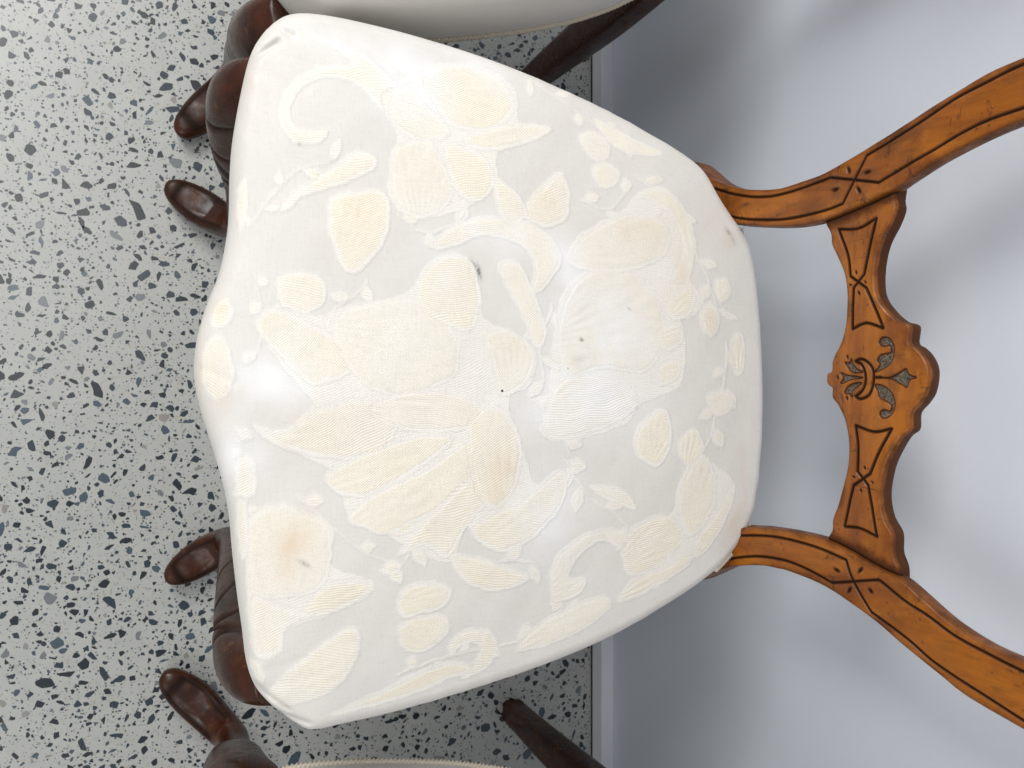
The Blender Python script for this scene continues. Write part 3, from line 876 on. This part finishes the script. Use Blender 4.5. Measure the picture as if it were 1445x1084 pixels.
H_SP = [z7((515, 235), (530, 202), (562, 195), (600, 215), (625, 270), (622, 330), (600, 390), (560, 425), (510, 452), (480, 457), (512, 425), (518, 395), (500, 372), (520, 335), (560, 322), (598, 312), (606, 280), (590, 255), (560, 262), (530, 257)),
        z7((480, 563), (520, 560), (570, 585), (610, 630), (632, 700), (622, 760), (590, 800), (550, 815), (522, 797), (525, 765), (555, 752), (595, 762), (610, 728), (585, 695), (545, 675), (512, 652), (503, 610)),
        z7((515, 503), (600, 503), (670, 465), (720, 438), (735, 475), (762, 492), (797, 503), (747, 520), (722, 577), (690, 560), (660, 545), (610, 515)),
        z7((250, 388), (285, 390), (300, 360), (312, 400), (345, 442), (390, 462), (330, 464), (290, 447), (268, 415)), z7((220, 466), (262, 485), (330, 496), (390, 505), (330, 512), (290, 522), (220, 550), (240, 510)),
        z7((250, 622), (275, 575), (320, 550), (380, 546), (332, 580), (312, 605), (300, 652), (285, 628))]
L_SP = [(*z4((185, 260))[0], 5.5, 80), (*z4((170, 292))[0], 4.5, 20), (*z4((208, 285))[0], 4.5, 45), (*z4((192, 313))[0], 5.5, 70), (*z4((207, 760))[0], 5.5, 80), (*z4((178, 783))[0], 4.5, 20), (*z4((226, 797))[0], 4.5, 45), (*z4((197, 818))[0], 5.5, 75),
        (*z7((270, 347))[0], 5.5, 80), (*z7((195, 503))[0], 5.5, 80), (*z7((267, 662))[0], 5.5, 80)]


def build_chair(name, label, group, hi=True):
    t = thing(name, label, 'chair', group=group)
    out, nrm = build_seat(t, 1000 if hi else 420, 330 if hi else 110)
    # braid along the lower edge of the cover, rising beside the two back posts
    n = 5200 if hi else 1500
    o2 = spline(OUT_W, n, True)
    nn = np.roll(o2, -1, 0) - np.roll(o2, 1, 0)
    nn = np.stack([nn[:, 1], -nn[:, 0]], 1)
    nn /= np.linalg.norm(nn, axis=1)[:, None]
    if ((o2 - CEN) * nn).sum() < 0:
        nn = -nn
    zb = np.full(n, Z_BOT + 0.003)
    lift = np.zeros(n)
    for c, wd in (((1034, 768), 0.040), ((1006, 275), 0.012)):
        q = on_z(c[0], c[1], Z_EDGE)[:2]
        lift += np.clip(1.5 * np.exp(-(np.linalg.norm(o2 - q, axis=1) / wd) ** 2), 0, 1)
    zb += lift * (np.where(o2[:, 0] > 0, Z_EDGE - 0.0085, Z_EDGE - 0.020) - zb)
    path = np.column_stack([o2 + nn * (-0.0045 + 0.0045 * lift)[:, None], zb])
    path = np.vstack([path, path[:1]])
    rope('braid_trim', path, 0.0023, 300 if hi else 220, t, depth=0.42)
    # frayed ends where the cover is cut round the left back post
    if hi:
        q = on_z(1040, 330, Z_EDGE - 0.006)
        V, F = [], []
        rr = random.Random(3)
        for _ in range(34):
            p0 = Vector(q) + Vector((rr.uniform(-.006, .009), rr.uniform(-.004, .003), rr.uniform(-.004, .002)))
            d = Vector((rr.uniform(-.6, .8), rr.uniform(-.2, .8), rr.uniform(-.2, .9))) * 0.006
            b_ = Vector((rr.uniform(-1, 1), rr.uniform(-1, 1), rr.uniform(-1, 1))) * 0.0025
            k = len(V)
            for i in range(4):
                c = p0 + d * (i / 3) + b_ * math.sin(i / 3 * 3.1)
                for (ax, ay) in ((.0003, 0), (-.00015, .00026), (-.00015, -.00026)):
                    V.append((c.x + ax, c.y + ay, c.z + ay))
            for i in range(3):
                for j in range(3):
                    F.append((k + i * 3 + j, k + i * 3 + (j + 1) % 3, k + i * 3 + 3 + (j + 1) % 3, k + i * 3 + 3 + j))
        fr = mesh_np('frayed_threads', V, F, M_CORD, t)
        fr['kind'] = 'stuff'
    # seat rail under the cover
    o3 = spline(OUT_W, 300, True)
    rows = []
    for inset, z in ((0.04, 0.362), (0.022, 0.3618), (0.020, 0.360), (0.020, 0.335), (0.024, 0.330), (0.04, 0.330)):
        v = CEN + (o3 - CEN) * (1 - inset / 0.24)
        rows.append(np.column_stack([v, np.full(300, z)]))
    Fr = grid_faces(6, 300)
    Vr = np.vstack(rows)
    a, b, c, d = Fr[300 * 2]
    if np.dot(np.cross(Vr[b] - Vr[a], Vr[d] - Vr[a])[:2], Vr[a][:2] - CEN) < 0:
        Fr = Fr[:, ::-1]
    mesh_np('seat_rail', Vr, Fr, M_LEG, t, dict(grime=np.full(len(Vr), 0.4), groove=np.zeros(len(Vr)), hollow=np.zeros(len(Vr))))
    # front cabriole legs
    for sx in (-1, 1):
        x0 = 0.0 if sx < 0 else -0.004

        def carve(u, th, sx=sx):
            g = np.zeros(np.broadcast(u, th).shape)
            for k in range(5):                          # carved flutes on the inner side of the knee
                c = 0.045 + 0.042 * k
                g = g + np.exp(-((u - c - 0.035 * np.sin(th * 1.0 + k)) / 0.0036) ** 2) * np.clip(1.6 * np.sin(th - sx * 0.5) - 0.5, 0, 1)
            top = np.sin(th)
            on = np.clip((u - 0.76) / 0.04, 0, 1) * (top > 0.05)
            g = g + on * np.exp(-((np.abs(np.cos(th)) - 0.74) / 0.085) ** 2) * (u < 0.978)
            g = g + on * np.exp(-((u - 0.975) / 0.007) ** 2) * (np.abs(np.cos(th)) < 0.74)
            return np.clip(g, 0, 1)

        def dish(u, th):                                # the toe's top is scooped inside a raised rim
            return 0.42 * np.clip((u - 0.74) / 0.12, 0, 1) * np.clip(np.sin(th), 0, 1) * np.clip((0.74 - np.abs(np.cos(th))) / 0.15, 0, 1) * np.clip((0.985 - u) / 0.07, 0, 1)
        dy = .007 if sx < 0 else 0
        leg = [(sx * .226 + x0, .056, .372, .021, .021, 0), (sx * .226 + x0, .044 - dy * .8, .350, .0245, .028, 0), (sx * .221 + x0, .037 - dy * .8, .318, .0245, .0285, 0), (sx * .209 + x0, .034 - dy * .3, .262, .022, .0245, 0),
               (sx * .194 + x0, .033 + dy, .19, .0185, .0195, 0), (sx * .184 + x0, .034 + dy, .115, .0165, .0165, sx * .2), (sx * .182 + x0, .034 + dy, .066, .0170, .0165, sx * .4), (sx * .190 + x0, .022, .036, .0195, .0165, sx * .55),
               (sx * .203 + x0, .002, .023, .0212, .0140, sx * .6), (sx * .214 + x0, -.015, .019, .0190, .0125, sx * .6), (sx * .222 + x0, -.0275, .0165, .0145, .0115, sx * .6), (sx * .2265 + x0, -.0345, .015, .0088, .0095, sx * .6), (sx * .2278 + x0, -.0368, .0145, .004, .006, sx * .6)]
        if not hi:                                      # these two feet turn out further
            leg = [(px_ - sx * 0.034 * min(1, max(0, (0.25 - pz_) / 0.15)) * (1 - 0.42 * min(1, max(0, (0.05 - py_) / 0.08)) * (pz_ < .1)), py_, pz_, a_, b_, c_ * 1.3) for px_, py_, pz_, a_, b_, c_ in leg]
        tube('front_leg', leg, M_LEG, t, 340 if hi else 220, 56, carve, 2.4, dish)
        # rear leg, sabre shaped, square in section
        rl = [(sx * .126, .434, .424, .011, .011, 0), (sx * .128, .428, .36, .015, .015, 0), (sx * .131, .416, .24, .019, .018, 0), (sx * (.124 if hi else .131), .408, .12, .0165, .0165, 0), (sx * (.115 if hi else .128), .408, .03, .0145, .0145, 0), (sx * (.1135 if hi else .127), .409, .0005, .0142, .0142, 0)]
        tube('rear_leg', rl, M_LEG, t, 60, 28, None, 5.0)
    # the balloon back: two carved posts, the crest and the carved cross rail
    nu, nv = (620, 72) if hi else (120, 20)
    def ext(P, sgn, wide):
        d = P[-1] - P[-2]
        d /= np.linalg.norm(d)
        up = np.array([0, RAKE, 1.0])
        q1 = P[-1] + d * 0.022
        q2 = q1 + (d * 0.6 + up * 0.5) * 0.024
        q3 = q2 + (d * 0.2 + up * 0.9) * 0.024
        return np.vstack([P, q1, q2, q3])
    ends = {}
    for key, o_, i_, g_, l_ in (('a', TOP_OUT, TOP_IN, G_TOP, L_TOP), ('b', BOT_OUT, BOT_IN, G_BOT, L_BOT)):
        A, B = ext(bk(o_), 1, 0), ext(bk(i_), 1, 0)
        A, B = spline(A, nu), spline(B, nu)
        ends[key] = (A[-1], B[-1])
        u_ = np.linspace(0, 1, nu)
        slab('back_post', A, B, nv, 0.0155 + 0.0185 * np.exp(-(u_ / 0.17) ** 2), M_POST, t, g_ if hi else (), (), l_ if hi else (), 0.0022, 0.0006, side_grime=0.6)
    a0, b0 = ends['a']
    a1, b1 = ends['b']
    yk = lambda x, z: (x, BACK_Y + RAKE * (z - BACK_Z), z)
    zt = a0[2]
    A = spline([a0, yk(a0[0] + .004, zt + .045), yk(-.150, zt + .115), yk(-.075, zt + .150), yk(0, zt + .162), yk(.075, zt + .150), yk(.150, zt + .115), yk(a1[0] - .004, zt + .045), a1], 160)
    B = spline([b0, yk(b0[0] + .004, zt + .040), yk(-.120, zt + .085), yk(-.060, zt + .108), yk(0, zt + .112), yk(.060, zt + .108), yk(.120, zt + .085), yk(b1[0] - .004, zt + .040), b1], 160)
    slab('crest_rail', A, B, 24, 0.0188, M_POST, t, rnd=0.004, bow=0.0008)
    nu, nv = (640, 220) if hi else (100, 40)
    tt = np.linspace(0, 1, nu)

    def by_y(L):
        P = spline(L, 900)
        yy = np.linspace(P[0, 1], P[-1, 1], nu)
        return np.stack([np.interp(yy, P[:, 1], P[:, 0]), yy], 1)
    A, B = bk(by_y(SP_L), 0.0), bk(by_y(SP_R), 0.0)
    sh = NB * -0.0035
    top_in = spline(bk(TOP_IN), 60)[:, [0, 2]]
    bot_in = spline(bk(BOT_IN), 60)[:, [0, 2]]

    def jd(x, z):
        return np.minimum(polydist(top_in, x, z, 0.016), polydist(bot_in, x, z, 0.016))
    slab('cross_rail', A + sh, B + sh, nv, 0.017, M_SPLAT, t, G_SP if hi else (), H_SP if hi else (), L_SP if hi else (), 0.0030, 0.0006, joint=jd if hi else None, side_grime=0.95)
    return t


chair = build_chair('dining_chair', 'honey wood chair with carved cross rail and cream damask seat, in full view at centre', 'balloon back chairs along the wall')


def copy_thing(root, loc, rz, label):
    r = root.copy()
    C.objects.link(r)
    r.location = loc
    r.rotation_euler = (0, 0, rz)
    r['label'] = label
    for ch in root.children:
        c = ch.copy()
        C.objects.link(c)
        c.parent = r
    return r


side = build_chair('dining_chair', 'chair cut off by the top edge, its cream seat side and dark hooked foot showing', 'balloon back chairs along the wall', hi=False)


def placed(dx, dy, deg):
    """turn about the seat's middle, then shift"""
    a = math.radians(deg)
    c = Vector((0, 0.2, 0))
    return Vector((dx, dy, 0)) + c - Matrix.Rotation(a, 3, 'Z') @ c, a


p, a = placed(-0.514, -0.010, 5.5)
side.location, side.rotation_euler = p, (0, 0, a)
p, a = placed(0.558, -0.022, -4.5)
copy_thing(side, p, a, 'chair cut off by the bottom edge, mostly its dark front foot and rear leg showing')
